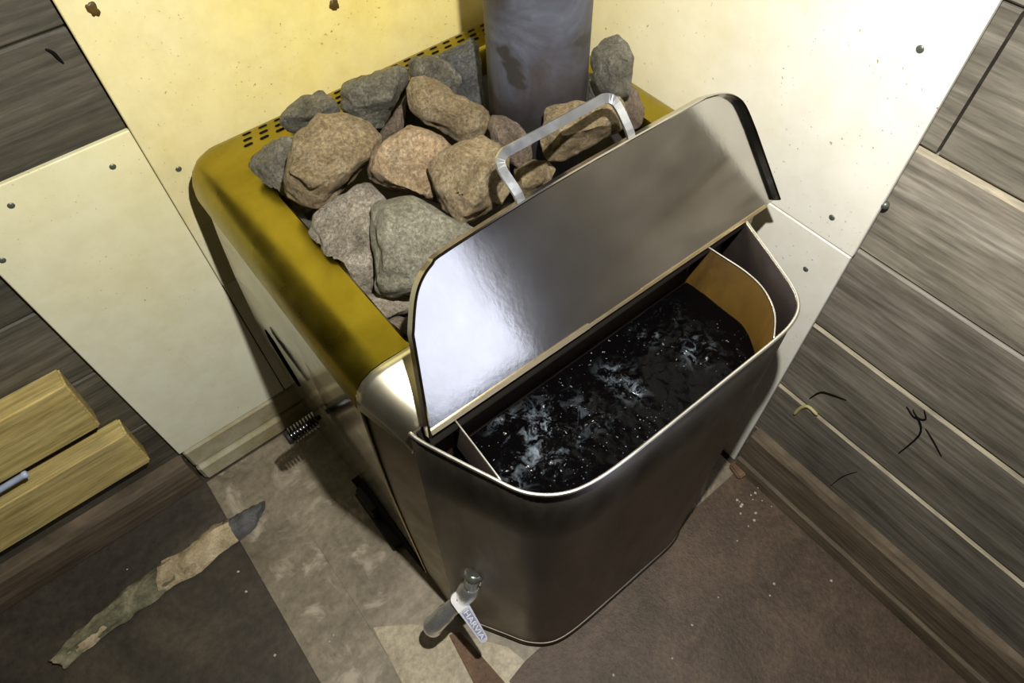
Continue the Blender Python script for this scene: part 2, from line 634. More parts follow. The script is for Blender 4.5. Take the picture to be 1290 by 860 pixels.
bm = bmesh.new()
zs = [.03, .12, .2, .3, .4, .5, .58, .655]
rings = []
for z in zs:
    rings.append([Vector((xf(z, -.06), -.062, z)), Vector((xf(z, -.26) - .001, -.26, z)), Vector((xf(z, -.455), -.447, z)),
                  Vector((-.052, -.447, z)), Vector((-.052, -.062, z))])
vs = loft(bm, rings, smooth=False, cap0=True)
obj('body', bm, M['body'], ST)
bm = bmesh.new()     # corner panel between fire-door face and tank
rings = []
for z in zs[:-1] + [.645]:
    k = max(0, min(1, (.655 - z) / .6))
    rings.append([Vector((xf(z, -.455) + .001, -.4495, z)), Vector((-.577 - .028 * k, -.531, z)), Vector((-.06, -.531, z)), Vector((-.06, -.4495, z))])
loft(bm, rings, smooth=False, cap0=True, cap1=True)
bmesh.ops.translate(bm, verts=bm.verts, vec=(0, 0, -.02))
for vv in bm.verts:
    vv.co.z = max(vv.co.z, .004)
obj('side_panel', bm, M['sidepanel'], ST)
bm = bmesh.new()     # dark folded seam lip at the corner
add_tube(bm, [Vector((xf(z, -.455) - .001, -.448, z)) for z in zs], .0014, 6)
obj('seam', bm, M['brass'], ST)
# recess at the foot of the face
bm = bmesh.new()
q = [(-.2, .012), (-.27, .10), (-.31, .115), (-.40, .10), (-.44, .03), (-.44, .012)]
add_prism(bm, [Vector((xf(.05, y) - .0025, y, z)) for y, z in q], (.05, 0, 0))
obj('ash_recess', bm, M['dark'], ST)
bm = bmesh.new()
add_box(bm, (-.632, -.37, .002), (-.605, -.23, .014), .002)
add_box(bm, (-.628, -.30, .014), (-.612, -.24, .05), .003)
obj('ash_tray', bm, M['soot'], ST)
for x in (-.58, -.09):
    for y in (-.09, -.42):
        bm = bmesh.new()
        add_box(bm, (x - .02, y - .02, .0), (x + .02, y + .02, .04), .003)
        obj('foot', bm, M['soot'], ST)
# slit in the face
bm = bmesh.new()
pts = [Vector((xf(.43, -.125) - .0012, -.125, .437)), Vector((xf(.4, -.16) - .0012, -.16, .398)), Vector((xf(.367, -.195) - .0012, -.195, .364))]
add_tube(bm, spline(pts, 4), [.001, .0022, .003, .003, .003, .003, .003, .0025, .002], 8)
obj('door_slit', bm, M['dark'], ST)

# rim: left, back and right sides, rolled over outwards
bm = bmesh.new()
prof = [(-.532, -.105, -.468, -.098, .015, .655), (-.531, -.104, -.469, -.097, .016, .694), (-.534, -.101, -.472, -.094, .018, .699),
        (-.566, -.072, -.498, -.052, .022, .700), (-.580, -.060, -.515, -.045, .025, .698), (-.591, -.052, -.526, -.041, .028, .692),
        (-.599, -.048, -.533, -.039, .030, .683), (-.604, -.046, -.537, -.038, .031, .670), (-.6065, -.045, -.540, -.037, .032, .653),
        (-.600, -.05, -.535, -.043, .030, .650)]
loft(bm, [round_rect(a, c, d, e, r, z) for a, c, d, e, r, z in prof])
bmesh.ops.subdivide_edges(bm, edges=[e for e in bm.edges if e.calc_length() > .2], cuts=10)
bmesh.ops.bisect_plane(bm, geom=bm.verts[:] + bm.edges[:] + bm.faces[:], plane_co=(0, -.465, 0), plane_no=(0, -1, 0), clear_outer=True)
rim = obj('rim', bm, M['rim'], ST, smooth=True, auto=50)
# slots punched in the back of the rim
bm = bmesh.new()
for i in range(18):
    x = -.512 + i * .0226
    for j in range(3):
        t = bmesh.new()
        bmesh.ops.create_cube(t, size=1)
        for vv in t.verts:
            vv.co = Vector((vv.co.x * .0125, vv.co.y * .0028, vv.co.z * .002))
        bmesh.ops.bevel(t, geom=[e for e in t.edges if abs(e.verts[0].co.z - e.verts[1].co.z) > .001], offset=.0012, segments=2, affect='EDGES')
        for vv in t.verts:
            vv.co += Vector((x - j * .004, -.053 - j * .0105, .6995))
        merge(bm, t)
obj('vent_slots', bm, M['dark'], ST)

# front rim: a separate folded sheet, flash glare painted into its colour, sloping down to the tank
bm = bmesh.new()
prof = []
for k in range(9):
    s = k / 8
    y = -.4665 - .068 * s
    z = .7005 - .012 * s - .016 * s * s
    prof.append((y, z))
rows = []
for y, z in prof:
    s = (-.4665 - y) / .068
    xo = -.6065 + .018 * s
    rows.append([Vector((-.05, y, z)), Vector((-.53, y, z)), Vector((xo + .040, y, z)), Vector((xo + .026, y, z - .002)), Vector((xo + .015, y, z - .008)),
                 Vector((xo + .007, y, z - .017)), Vector((xo + .0025, y, z - .030)), Vector((xo, y, z - .047 + .012 * s))])
loft(bm, rows, closed=False)
t = [Vector((p.x, p.y - .001, p.z - .025)) if i < 2 else Vector((p.x + .004, p.y, p.z - .004)) for i, p in enumerate(rows[-1])]
loft(bm, [rows[-1], t], closed=False)
bmesh.ops.remove_doubles(bm, verts=bm.verts, dist=1e-5)
bmesh.ops.recalc_face_normals(bm, faces=bm.faces)
fr = obj('front_rim', bm, M['frontrim'], ST, smooth=True, auto=40)
sm = fr.modifiers.new('thickness', 'SOLIDIFY')
sm.thickness = .0016
# rivets at the joint
for p in (Vector((-.602, -.462, .655)), Vector((-.6015, -.415, .635))):
    t = bmesh.new()
    bmesh.ops.create_uvsphere(t, u_segments=12, v_segments=8, radius=.0045)
    for vv in t.verts:
        vv.co.x *= .5
        vv.co += p
    obj('rivet', t, M['dullchrome'], ST, smooth=True)
# stone basket lining
bm = bmesh.new()
loft(bm, [round_rect(-.535, -.10, -.472, -.09, .02, .66), round_rect(-.53, -.105, -.468, -.097, .02, .655), round_rect(-.50, -.13, -.44, -.12, .02, .632)], cap1=True)
obj('stone_basket', bm, M['soot'], ST)

# spring handle of the fire door
ax0, ax1 = Vector((-.617, -.222, .302)), Vector((-.678, -.224, .302))
bm = bmesh.new()
add_tube(bm, [ax0, ax1], .0045, 10)
hd = obj('door_handle', bm, M['soot'], ST)
bm = bmesh.new()
hp = []
for k in range(9 * 14 + 1):
    a = 2 * math.pi * k / 14
    p = ax0.lerp(ax1, .12 + .8 * k / (9 * 14))
    hp.append(p + Vector((0, math.cos(a) * .0125, math.sin(a) * .0125)))
add_tube(bm, hp, .0019, 6)
obj('spring_coil', bm, M['coil'], hd)
bm = bmesh.new()
add_tube(bm, [ax1 + Vector((.006, 0, 0)), ax1 + Vector((-.001, 0, 0))], [.012, .0105], 14)
obj('end_cap', bm, M['soot'], hd)

# ------------------------------------------------------------------ flue
FL = thing('flue_pipe', 'dark blue-grey steel flue pipe rising from the stones', 'pipe', (-.216, -.284, .6335))
bm = bmesh.new()
add_tube(bm, [(-.216, -.284, z) for z in (.6335, .8, 1.2, 1.6, 2.149)], .06, 48, cap=True)
obj('pipe', bm, M['pipe'], FL)
bm = bmesh.new()
loft(bm, [[Vector((-.216 + r * math.cos(a), -.284 + r * math.sin(a), z)) for a in (2 * math.pi * k / 40 for k in range(40))]
          for r, z in ((.058, 2.1), (.085, 2.135), (.09, 2.148))], smooth=True)
obj('ceiling_collar', bm, M['pipe'], FL)

# ------------------------------------------------------------------ water tank
TK = thing('water_tank', 'open dull-steel hot water tank hung on the side of the stove, lid raised', 'tank', (-.35, -.61, 0))
ring_top = [(-.584, -.5345), (-.580, -.550), (-.566, -.585), (-.552, -.618), (-.541, -.643), (-.530, -.658), (-.514, -.671), (-.492, -.680),
            (-.455, -.6845), (-.38, -.6855), (-.30, -.6855), (-.232, -.6855), (-.203, -.683), (-.182, -.6755), (-.168, -.662), (-.159, -.645), (-.144, -.608),
            (-.131, -.574), (-.120, -.546), (-.116, -.5345)]
def ring_at(z, inset=0):
    k = (.675 - z) / .66
    out = []
    for x, y in ring_top:
        w = max(0, min(1, (-.35 - x) / .23))
        wr = max(0, min(1, (x + .35) / .15))
        out.append(Vector((x - .016 * k * wr - .022 * k * max(0, min(1, (y + .66) / .12)) * w, y, z)))
    return out


bm = bmesh.new()
loft(bm, [spline(ring_at(z), 3) for z in (.018, .2, .4, .55, .675)], closed=True, smooth=True, cap0=True)
bmesh.ops.recalc_face_normals(bm, faces=bm.faces)
sh = obj('shell', bm, [M['tank'], M['tank_in']], TK, smooth=True, auto=40)
s = sh.modifiers.new('sheet', 'SOLIDIFY')
s.thickness = .002
s.offset = -1
s.material_offset = 1
bm = bmesh.new()
add_tube(bm, spline(ring_at(.676), 4), .0021, 8)
obj('rolled_edge', bm, M['edge'], TK)
bm = bmesh.new()
add_tube(bm, spline(ring_at(.0165), 4), .004, 8)
obj('bottom_seam', bm, M['tank'], TK)

# inner liners at both ends
def liner(pts, z0, z1, mat):
    bm = bmesh.new()
    sp = spline([Vector((x, y, 0)) for x, y in pts], 6)
    loft(bm, [[Vector((p.x, p.y, z)) for p in sp] for z in (z0, (z0 + z1) / 2, z1)], closed=False)
    o = obj('inner_liner', bm, mat, TK, smooth=True)
    so = o.modifiers.new('sheet', 'SOLIDIFY')
    so.thickness = .0012
    bm = bmesh.new()
    add_tube(bm, [Vector((p.x, p.y, z1)) for p in sp], .0011, 6)
    obj('liner_edge', bm, M['edge'], o)
    return o


liner([(-.187, -.538), (-.185, -.565), (-.182, -.605), (-.187, -.635), (-.203, -.662), (-.230, -.683)], .30, .674, M['liner'])
liner([(-.541, -.538), (-.543, -.58), (-.5455, -.628)], .30, .674, M['tank_in'])

bm = bmesh.new()
add_box(bm, (-.578, -.557, .668), (-.122, -.533, .6715), .001)  # added black strip that keeps the tank's back wall in shade
obj('shade_strip', bm, M['dark'], TK)

# lid: shallow tray standing open against the stones
TILT = math.radians(33)
LP0 = Vector((0, -.550, .684))
LU = Vector((1, 0, 0))
LV = Vector((0, math.sin(TILT), math.cos(TILT)))
LN = Vector((0, -math.cos(TILT), math.sin(TILT)))      # inner face looks this way
lo_px = [(538, 546), (514, 420), (517, 378), (524, 352), (538, 330), (560, 311), (700, 224), (862, 133), (886, 121), (905, 117.5), (920, 121), (932, 133), (945, 163), (974, 249)]
lid_poly = [on_plane(x, y, LP0, LN) for x, y in lo_px]
lid_poly[0] = on_plane(536, 548, LP0, LN)
lid_poly[-1] = on_plane(976, 250, LP0, LN)
v0 = min((p - LP0).dot(LV) for p in (lid_poly[0], lid_poly[-1]))
sp = [lid_poly[0]] + spline(lid_poly[1:-1], 4) + [lid_poly[-1]]
cen = sum(sp, Vector()) / len(sp)
bm = bmesh.new()
inner = []
for i, p in enumerate(sp):       # inset of the lip
    a = sp[max(i - 1, 0)]
    c_ = sp[min(i + 1, len(sp) - 1)]
    tdir = (c_ - a).normalized()
    nin = LN.cross(tdir)
    if nin.dot(cen - p) < 0:
        nin = -nin
    inner.append(p + nin * .0035)
rings = [[p - LN * .002 for p in sp], [p + LN * .0085 for p in sp], [p + LN * .010 + (q - p) * .35 for p, q in zip(sp, inner)],
         [p + LN * .0085 + (q - p) * .8 for p, q in zip(sp, inner)], [q + LN * .001 for q in inner]]
vs = loft(bm, rings, closed=False, smooth=True)
f1 = bm.faces.new(vs[-1])
f2 = bm.faces.new(vs[0][::-1])
bmesh.ops.recalc_face_normals(bm, faces=bm.faces)
for a, c_ in zip(vs, vs[1:]):
    for k in (0, -1):
        pass
bmesh.ops.holes_fill(bm, edges=[e for e in bm.edges if e.is_boundary], sides=8)
lid = obj('lid', bm, M['lid'], TK, auto=35)
# golden hem along the hinge side, two lengths with a step
pL, pR = inner[0], inner[-1]
hemdir = (pR - pL)
def hem_box(bm, s0, s1, w, d):
    a = pL + hemdir * s0
    c_ = pL + hemdir * s1
    poly = [a + LV * w - LN * .002, a - LV * .002 - LN * .002, a - LV * .002 + LN * d, a + LV * w + LN * d]
    add_prism(bm, poly, c_ - a)


bm = bmesh.new()
hem_box(bm, .004, .405, .0030, .003)
hem_box(bm, .405, .56, .0012, .0022)
hem_box(bm, .56, .97, .0018, .0022)
obj('hinge_hem', bm, M['brass'], lid)
# pull handle on the far side of the lid
bm = bmesh.new()
def lidpt(x, y, up=0, out=-.005):
    return on_plane(x, y, LP0 + LN * out, LN) + LV * up


h0, h1 = lidpt(652, 244), lidpt(792, 163)
hv = LV * .036 - LN * .012
hu = LU * .012
path = spline([h0 - LV * .02, h0, h0 + hv * .75 - hu * .1, h0 + hv * 1.0 + hu * .6, h0 + hv * 1.02 + hu * 2.2,
               h1 + hv * 1.02 - hu * 2.2, h1 + hv * 1.0 - hu * .6, h1 + hv * .75 + hu * .1, h1, h1 - LV * .02], 4)
rows = []
for i, p in enumerate(path):
    t = (path[min(i + 1, len(path) - 1)] - path[max(i - 1, 0)]).normalized()
    nn = LN.cross(t).normalized()
    w, th = .0048, .0016
    rows.append([p + nn * w + LN * th, p - nn * w + LN * th, p - nn * w - LN * th, p + nn * w - LN * th])
loft(bm, rows, smooth=False, cap0=True, cap1=True)
bmesh.ops.recalc_face_normals(bm, faces=bm.faces)
obj('lid_handle', bm, M['handle'], lid)

# water
bm = bmesh.new()
WX0, WX1, WY0, WY1, WZ = -.5425, -.185, -.6835, -.540, .600
front_ring = [(x, y) for x, y in ring_top]


def front_y(x):
    for (xa, ya), (xb, yb) in zip(front_ring, front_ring[1:]):
        if xa <= x <= xb:
            return ya + (yb - ya) * (x - xa) / (xb - xa) + .0035
    return -.54


nx, ny = 200, 84
glint_c = [((690, 545), .030, 1.0), ((680, 570), .022, .9), ((640, 535), .018, .6), ((785, 482), .018, .8), ((768, 470), .012, .8), ((800, 492), .012, .8),
          ((880, 440), .018, .9), ((820, 420), .014, .6), ((735, 525), .028, .35), ((650, 600), .014, .5), ((845, 395), .012, .5)]
glint_p = [(at(x, y, 2, WZ), r, a) for (x, y), r, a in glint_c]  # spots of the painted flash glints on the water
fl = bm.verts.layers.float.new('glint')
grid = []
for j in range(ny + 1):
    row = []
    for i in range(nx + 1):
        x = WX0 + (WX1 - WX0) * i / nx
        y = WY0 + (WY1 - WY0) * j / ny
        # follow the rounded outer corners and curved liner
        fy = front_y(x)
        y = fy + (WY1 - fy) * j / ny
        tfront = max(0, min(1, (-.62 - y) / .064))
        x = min(x, WX1 - .043 * tfront ** 1.8)
        y = max(y, front_y(x))
        f = 0
        for p, r, a in glint_p:
            d = ((x - p.x) ** 2 + (y - p.y) ** 2) / (r * r)
            f = max(f, a * math.exp(-d))
        q = Vector((x, y, 0))
        h = .0011 * noise.fractal(q * 38, .8, 2, 4) + f * .0075 * noise.fractal(q * 75 + Vector((3, 1, 7)), .75, 2, 4) + f * .0025
        vv = bm.verts.new((x, y, WZ + h))
        vv[fl] = f
        row.append(vv)
    grid.append(row)
for j in range(ny):
    for i in range(nx):
        f = bm.faces.new((grid[j][i], grid[j][i + 1], grid[j + 1][i + 1], grid[j + 1][i]))
        f.smooth = True
low = bmesh.ops.extrude_edge_only(bm, edges=[e for e in bm.edges if e.is_boundary])
for g in low['geom']:
    if isinstance(g, bmesh.types.BMVert):
        g.co.z = .32
tag(obj('water', bm, M['water'], origin=(-.36, -.61, .32)), 'dark churning water with flash glints painted white inside the open tank', 'water', kind='stuff')

# tap
def z_at(x, y, z):
    return at(x, y, 2, z)


e0 = z_at(603, 701, .338)
e1 = z_at(597, 722, .305)
e2 = z_at(593, 738, .262)
e3 = z_at(584, 753, .214)
e4 = z_at(565, 769, .186)
e5 = z_at(551, 783, .160)
wall_pt = e0 + Vector((.03, .006, .012))
bm = bmesh.new()
add_tube(bm, spline([wall_pt, e0 + Vector((.006, .002, .006)), e0 + Vector((-.004, 0, -.004)), e1], 6), .0135, 18)
tap = obj('tap', bm, M['dullchrome'], TK)
bm = bmesh.new()
add_tube(bm, [e1, e1.lerp(e2, .25), e1.lerp(e2, .3), e2], [.0125, .0125, .0115, .0115], 16)
add_tube(bm, [e0.lerp(e1, .75), e1 + (e1 - e0) * .12], [.0155, .0155], 6)
obj('coupling', bm, M['dullchrome'], tap)
bm = bmesh.new()
add_tube(bm, spline([e2 + (e2 - e3) * .1, e2.lerp(e3, .5), e3], 4), [.0115, .013, .0145, .0155, .0155, .015, .014, .0135, .013], 18)
obj('valve_body', bm, M['chrome'], tap)
bm = bmesh.new()
add_tube(bm, spline([e3, e4, e5, e5 + Vector((-.008, .004, -.016)), e5 + Vector((-.008, .005, -.03))], 5), [.0125] * 6 + [.0145] * 8 + [.0155] * 7, 18, cap=False)
sp_ = obj('spout', bm, M['chrome'], tap)
so = sp_.modifiers.new('wall', 'SOLIDIFY')
so.thickness = .0018
# lever
lv0 = z_at(574, 750, .213)
lv1 = Vector((-.6045, -.6215, .170))
lx = (lv1 - lv0).normalized()
toc = (CAM - lv0).normalized()
lz = (toc - lx * toc.dot(lx)).normalized()
ly = lz.cross(lx)
LL = (lv1 - lv0).length
def lever_shape(x0, x1, r0, r1, seg=10, round0=True):
    out = []
    if round0:
        for k in range(seg + 1):
            a = math.radians(90 + 180 * k / seg)
            out.append((x0 + r0 * math.cos(a), r0 * math.sin(a)))
    else:
        out += [(x0, r0), (x0, -r0)]
    if r1:
        for k in range(seg + 1):
            a = math.radians(-90 + 180 * k / seg)
            out.append((x1 + r1 * math.cos(a), r1 * math.sin(a)))
    return out


def lev(x, y, z=0):
    return lv0 + lx * x + ly * y + lz * z


bm = bmesh.new()
add_prism(bm, [lev(x, y, .012) for x, y in lever_shape(0, LL - .001, .0105, .0062)], lz * .0035)
lever = obj('lever', bm, M['lever'], tap)
bm = bmesh.new()
hub = lever_shape(0, 0, .0107, 0)
hub += [(.018, -.0099), (.018, .0099)]
add_prism(bm, [lev(x, y, .0155) for x, y in hub], lz * .0012)
obj('lever_hub', bm, M['leverhub'], lever)
bm = bmesh.new()
add_tube(bm, [lev(0, 0, .0), lev(0, 0, .0185)], .0026, 10)
obj('lever_screw', bm, M['brass'], lever)
bm = bmesh.new()
rec = [(.0215, -.0062), (LL - .0005, -.0042), (LL - .0005, .0042), (.0215, .0062)]
add_prism(bm, [lev(x, y, .0148) for x, y in rec], lz * .0010)
obj('lettering_recess', bm, M['bluegrey'], lever)
cu = bpy.data.curves.new('lettering', 'FONT')
cu.body = 'HARVIA'
cu.size = .0115
cu.extrude = .0006
cu.align_x = 'LEFT'
cu.align_y = 'CENTER'
to = bpy.data.objects.new('lettering_curve', cu)
COL.objects.link(to)
dg = bpy.context.evaluated_depsgraph_get()
tm = bpy.data.meshes.new_from_object(to.evaluated_get(dg))
bpy.data.objects.remove(to)
bm = bmesh.new()
bm.from_mesh(tm)
bpy.data.meshes.remove(tm)
xs = [vv.co.x for vv in bm.verts]
sx = (LL - .0015 - .0225) / (max(xs) - min(xs))
ymid = (max(vv.co.y for vv in bm.verts) + min(vv.co.y for vv in bm.verts)) / 2
for vv in bm.verts:
    taper = 1 - .2 * (vv.co.x - min(xs)) / (max(xs) - min(xs))
    vv.co = lev(.0225 + (vv.co.x - min(xs)) * sx, (vv.co.y - ymid) * 1.15 * taper, .0161 + vv.co.z)
obj('lettering', bm, M['leverhub'], lever)

# ------------------------------------------------------------------ stones
TAN = rock_mat('tan stone', (.20, .14, .07), (.36, .27, .15), (.52, .42, .27), .7)
ORANGE = rock_mat('orange tan stone', (.26, .165, .085), (.47, .34, .20), (.62, .49, .34), .6)
GREY = rock_mat('grey stone', (.09, .083, .06), (.20, .188, .145), (.36, .34, .28), .9)
LIGHT = rock_mat('pale grey stone', (.18, .15, .11), (.37, .325, .25), (.58, .53, .44), .9)
GREEN = rock_mat('green grey stone', (.19, .175, .12), (.30, .285, .21), (.41, .40, .31), .4)
DARK = rock_mat('dark stone', (.05, .046, .04), (.12, .115, .10), (.22, .21, .19), .9)
RED = rock_mat('reddish stone', (.11, .075, .05), (.22, .165, .12), (.34, .27, .21), .7)
BLUE = rock_mat('blue grey stone', (.06, .06, .058), (.13, .132, .13), (.21, .215, .21), .7)

VOXEL = .0042


def stone(label, mat, outline, zc, t, front=None, seed=1, inset=.62, amp=.0040, group='stones piled in the stove'):
    rnd = random.Random(seed)
    cx = sum(p[0] for p in outline) / len(outline)
    cy = sum(p[1] for p in outline) / len(outline)
    outline = [(cx + (x - cx) * 1.03, cy + (y - cy) * 1.03) for x, y in outline]
    d = ray(cx, cy)
    c = at(cx, cy, 2, zc)
    n = d.normalized()
    pts = []
    for x, y in outline:
        pts.append(on_plane(x, y, c, n) + n * rnd.uniform(-.12, .12) * t)
    if front:
        for x, y, l in front:
            pts.append(on_plane(x, y, c - n * l, n))
    else:
        for x, y in outline[::2]:
            k = inset + rnd.uniform(-.12, .12)
            pts.append(on_plane(cx + (x - cx) * k, cy + (y - cy) * k, c - n * t * rnd.uniform(.3, .5), n))
    for x, y in outline[1::2]:
        k = .62 + rnd.uniform(-.1, .1)
        pts.append(on_plane(cx + (x - cx) * k, cy + (y - cy) * k, c + n * t * rnd.uniform(.4, .55), n))
    bm = bmesh.new()
    for p in pts:
        bm.verts.new(p)
    r = bmesh.ops.convex_hull(bm, input=bm.verts[:])
    junk = list({g for g in r['geom_interior'] + r['geom_unused'] if isinstance(g, bmesh.types.BMVert)})
    bmesh.ops.delete(bm, geom=junk, context='VERTS')
    bmesh.ops.dissolve_limit(bm, angle_limit=math.radians(14), verts=bm.verts[:], edges=bm.edges[:])
    bmesh.ops.bevel(bm, geom=bm.edges[:], offset=.0018, segments=1, affect='EDGES', clamp_overlap=True)
    bmesh.ops.triangulate(bm, faces=bm.faces[:])
    for it in range(7):
        es = [e for e in bm.edges if e.calc_length() > VOXEL * 1.5]
        if not es:
            break
        bmesh.ops.subdivide_edges(bm, edges=es, cuts=1)
        bmesh.ops.triangulate(bm, faces=[f for f in bm.faces if len(f.verts) > 3])
    bm.normal_update()
    off = Vector((seed * 3.17, seed * 1.31, seed * 2.71))
    for vv in bm.verts:
        q = vv.co + off
        h = .8 * noise.fractal(q * 26, .9, 2, 3) + .7 * noise.hetero_terrain(q * 60, .8, 2.1, 4, .2) * .4
        rdg = abs(noise.noise(q * 34 + Vector((9, 2, 4))))
        h -= .5 * max(0, .18 - rdg) / .18
        vv.co += vv.normal * amp * h
    for vv in bm.verts:          # stones sit inside the rim, only their tops may lean over it
        if vv.co.z < .7035:
            vv.co.x = min(max(vv.co.x, -.5285), -.107)
            vv.co.y = min(vv.co.y, -.1005)
            vv.co.y = max(vv.co.y, -.466)
        vv.co.z = max(vv.co.z, .633)
    bmesh.ops.remove_doubles(bm, verts=bm.verts, dist=.0003)
    lowest = min(vv.co.z for vv in bm.verts)
    o = obj('sauna_stone', bm, mat, origin=(c.x, c.y, lowest), smooth=True, auto=38)
    return tag(o, label, 'stone', group)


stone('big blocky tan stone at the left of the pile, darker broken end facing down', TAN,
      [(373, 168), (400, 143), (430, 141), (462, 152), (480, 172), (477, 190), (452, 224), (430, 246), (405, 261), (385, 258), (360, 249), (358, 226), (363, 192)],
      .748, .062, [(365, 216, .042), (392, 229, .052), (420, 231, .048), (450, 206, .046), (474, 178, .018), (432, 147, .012), (402, 150, .012), (376, 176, .022)], 1)
stone('grey rough stone against the left rim, under the big blocky tan stone', GREY,
      [(315, 208), (330, 188), (352, 173), (375, 172), (398, 200), (412, 250), (404, 284), (388, 292), (368, 280), (350, 252), (330, 230)],
      .700, .07, [(330, 205, .018), (355, 188, .024), (360, 240, .026), (385, 270, .02)], 2)
stone('dark grey stone in the back left corner of the stove rim', GREY,
      [(351, 156), (354, 147), (364, 134), (382, 123), (404, 115), (416, 122), (428, 137), (427, 150), (410, 162), (385, 168), (362, 166)],
      .722, .06, [(358, 146, .022), (398, 120, .016), (416, 132, .026), (388, 148, .034)], 3)
stone('rounded grey stone at the back rim, behind the big blocky tan stone', GREY,
      [(428, 119), (433, 106), (452, 96), (480, 86), (503, 82), (515, 90), (513, 104), (502, 130), (482, 160), (468, 158), (445, 148), (431, 138)],
      .728, .07, [(437, 110, .030), (478, 92, .026), (508, 88, .016), (494, 122, .044), (470, 152, .016), (444, 136, .034)], 4)
stone('thin pointed shard standing upright between the grey and tan stones', RED,
      [(513, 118), (513, 150), (508, 172), (492, 184), (478, 184), (476, 172), (490, 158), (503, 140)],
      .690, .05, [(508, 140, .006), (500, 165, .012), (487, 175, .01)], 5)
stone('small pale-topped stone touching the slotted back rim', GREY,
      [(513, 80), (521, 71), (547, 69), (566, 79), (580, 100), (575, 118), (545, 122), (520, 108)],
      .718, .055, [(522, 76, .016), (545, 73, .02), (558, 92, .018), (540, 108, .016)], 6)
stone('large shadowed blue-grey stone against the left of the flue pipe', BLUE,
      [(546, 72), (571, 60), (594, 49), (603, 58), (613, 110), (614, 140), (592, 138), (562, 120), (545, 95)],
      .708, .07, [(565, 70, .016), (596, 55, .016), (600, 100, .02), (572, 100, .02)], 7)
stone('long tan stone with rounded pale end, left of the flue pipe', TAN,
      [(512, 112), (520, 99), (536, 95), (552, 103), (575, 124), (598, 128), (614, 138), (619, 158), (611, 174), (590, 179), (575, 178), (552, 164), (530, 152), (515, 136)],
      .745, .055, [(524, 112, .016), (545, 112, .026), (560, 140, .034), (580, 136, .026), (604, 142, .026), (606, 162, .022), (580, 168, .022), (535, 142, .022)], 8)
stone('flat orange-tan stone in the middle of the pile, dark broken underside', ORANGE,
      [(468, 190), (490, 174), (506, 168), (515, 159), (530, 165), (560, 172), (574, 186), (566, 215), (552, 238), (552, 256), (530, 250), (500, 240), (465, 229), (463, 214)],
      .738, .05, [(470, 213, .034), (500, 233, .040), (530, 245, .040), (547, 247, .034), (516, 164, .020), (563, 177, .022), (484, 180, .022), (562, 212, .03)], 9)
stone('five-sided tan stone at the lid edge, right of the orange-tan stone', TAN,
      [(536, 208), (553, 190), (580, 177), (606, 172), (626, 178), (641, 196), (643, 234), (628, 256), (603, 276), (585, 283), (574, 281), (556, 262), (546, 240)],
      .752, .06, [(610, 212, .054), (600, 256, .046), (576, 187, .028), (628, 184, .022), (548, 236, .016), (556, 204, .020), (636, 230, .018), (582, 274, .016)], 10)
stone('dark reddish stone at the foot of the flue pipe', RED,
      [(611, 160), (618, 142), (635, 142), (655, 154), (669, 176), (670, 200), (655, 214), (640, 205), (622, 185)],
      .748, .05, [(622, 158, .014), (640, 155, .018), (656, 180, .02), (640, 190, .018)], 11)
stone('flat glittering brown stone under the lid handle, right of the flue pipe', TAN,
      [(681, 170), (688, 138), (710, 129), (745, 127), (778, 122), (791, 140), (790, 158), (768, 172), (735, 189), (706, 205), (692, 202), (683, 188)],
      .765, .045, [(692, 146, .014), (745, 132, .012), (784, 130, .008), (784, 150, .016), (704, 192, .016), (712, 172, .042), (760, 158, .038)], 12)
stone('tall grey speckled stone standing upright right of the flue pipe', GREY,
      [(746, 62), (762, 50), (779, 41), (791, 55), (799, 72), (797, 98), (794, 122), (778, 128), (760, 124), (748, 100), (744, 80)],
      .770, .06, [(756, 62, .012), (780, 48, .008), (794, 74, .016), (768, 80, .036), (776, 116, .026), (790, 100, .02)], 13)
stone('dark stone wedged between flue pipe and tall upright stone', DARK,
      [(738, 88), (752, 92), (764, 110), (770, 128), (752, 140), (738, 130), (734, 108)],
      .715, .05, None, 21)
stone('brown stone behind the lid handle, against the right rim', RED,
      [(770, 120), (795, 104), (806, 116), (812, 138), (806, 160), (790, 166), (776, 150)],
      .712, .06, [(795, 116, .014), (798, 140, .02), (784, 140, .016)], 14)
stone('large pale knobbly stone at the left rim, below the blocky tan stone', LIGHT,
      [(385, 292), (394, 270), (430, 246), (456, 231), (466, 232), (484, 252), (488, 290), (486, 345), (480, 375), (468, 384), (446, 368), (424, 350), (412, 322), (398, 308)],
      .692, .055, [(398, 286, .018), (436, 252, .022), (463, 238, .014), (474, 284, .044), (466, 342, .038), (440, 352, .026), (412, 318, .030)], 15)
stone('smooth green-grey wedge stone behind the left end of the raised lid', GREEN,
      [(467, 262), (480, 251), (520, 248), (548, 262), (586, 281), (604, 292), (590, 318), (556, 345), (524, 368), (495, 373), (473, 368), (470, 335), (467, 300)],
      .715, .05, [(484, 260, .030), (520, 254, .026), (592, 291, .018), (486, 332, .046), (498, 362, .036), (528, 358, .036), (578, 318, .026)], 16)
stone('thin pale stone half hidden below the green-grey wedge stone', LIGHT,
      [(455, 372), (474, 372), (500, 370), (522, 376), (522, 394), (500, 398), (482, 404), (468, 396)],
      .655, .045, None, 17)
stone('small reddish stone chip at the front end of the basket', RED,
      [(486, 404), (500, 398), (514, 400), (522, 412), (512, 424), (498, 420)],
      .655, .035, None, 18, group='small stone chips')
stone('small tan chip beside the front inner edge of the rim', TAN,
      [(468, 398), (482, 396), (494, 402), (488, 412), (478, 412)],
      .660, .03, None, 19, group='small stone chips')
stone('small brown stone showing beneath the lid handle bracket', TAN,
      [(648, 212), (668, 200), (690, 200), (702, 214), (692, 228), (664, 246), (648, 244)],
      .712, .06, None, 20)
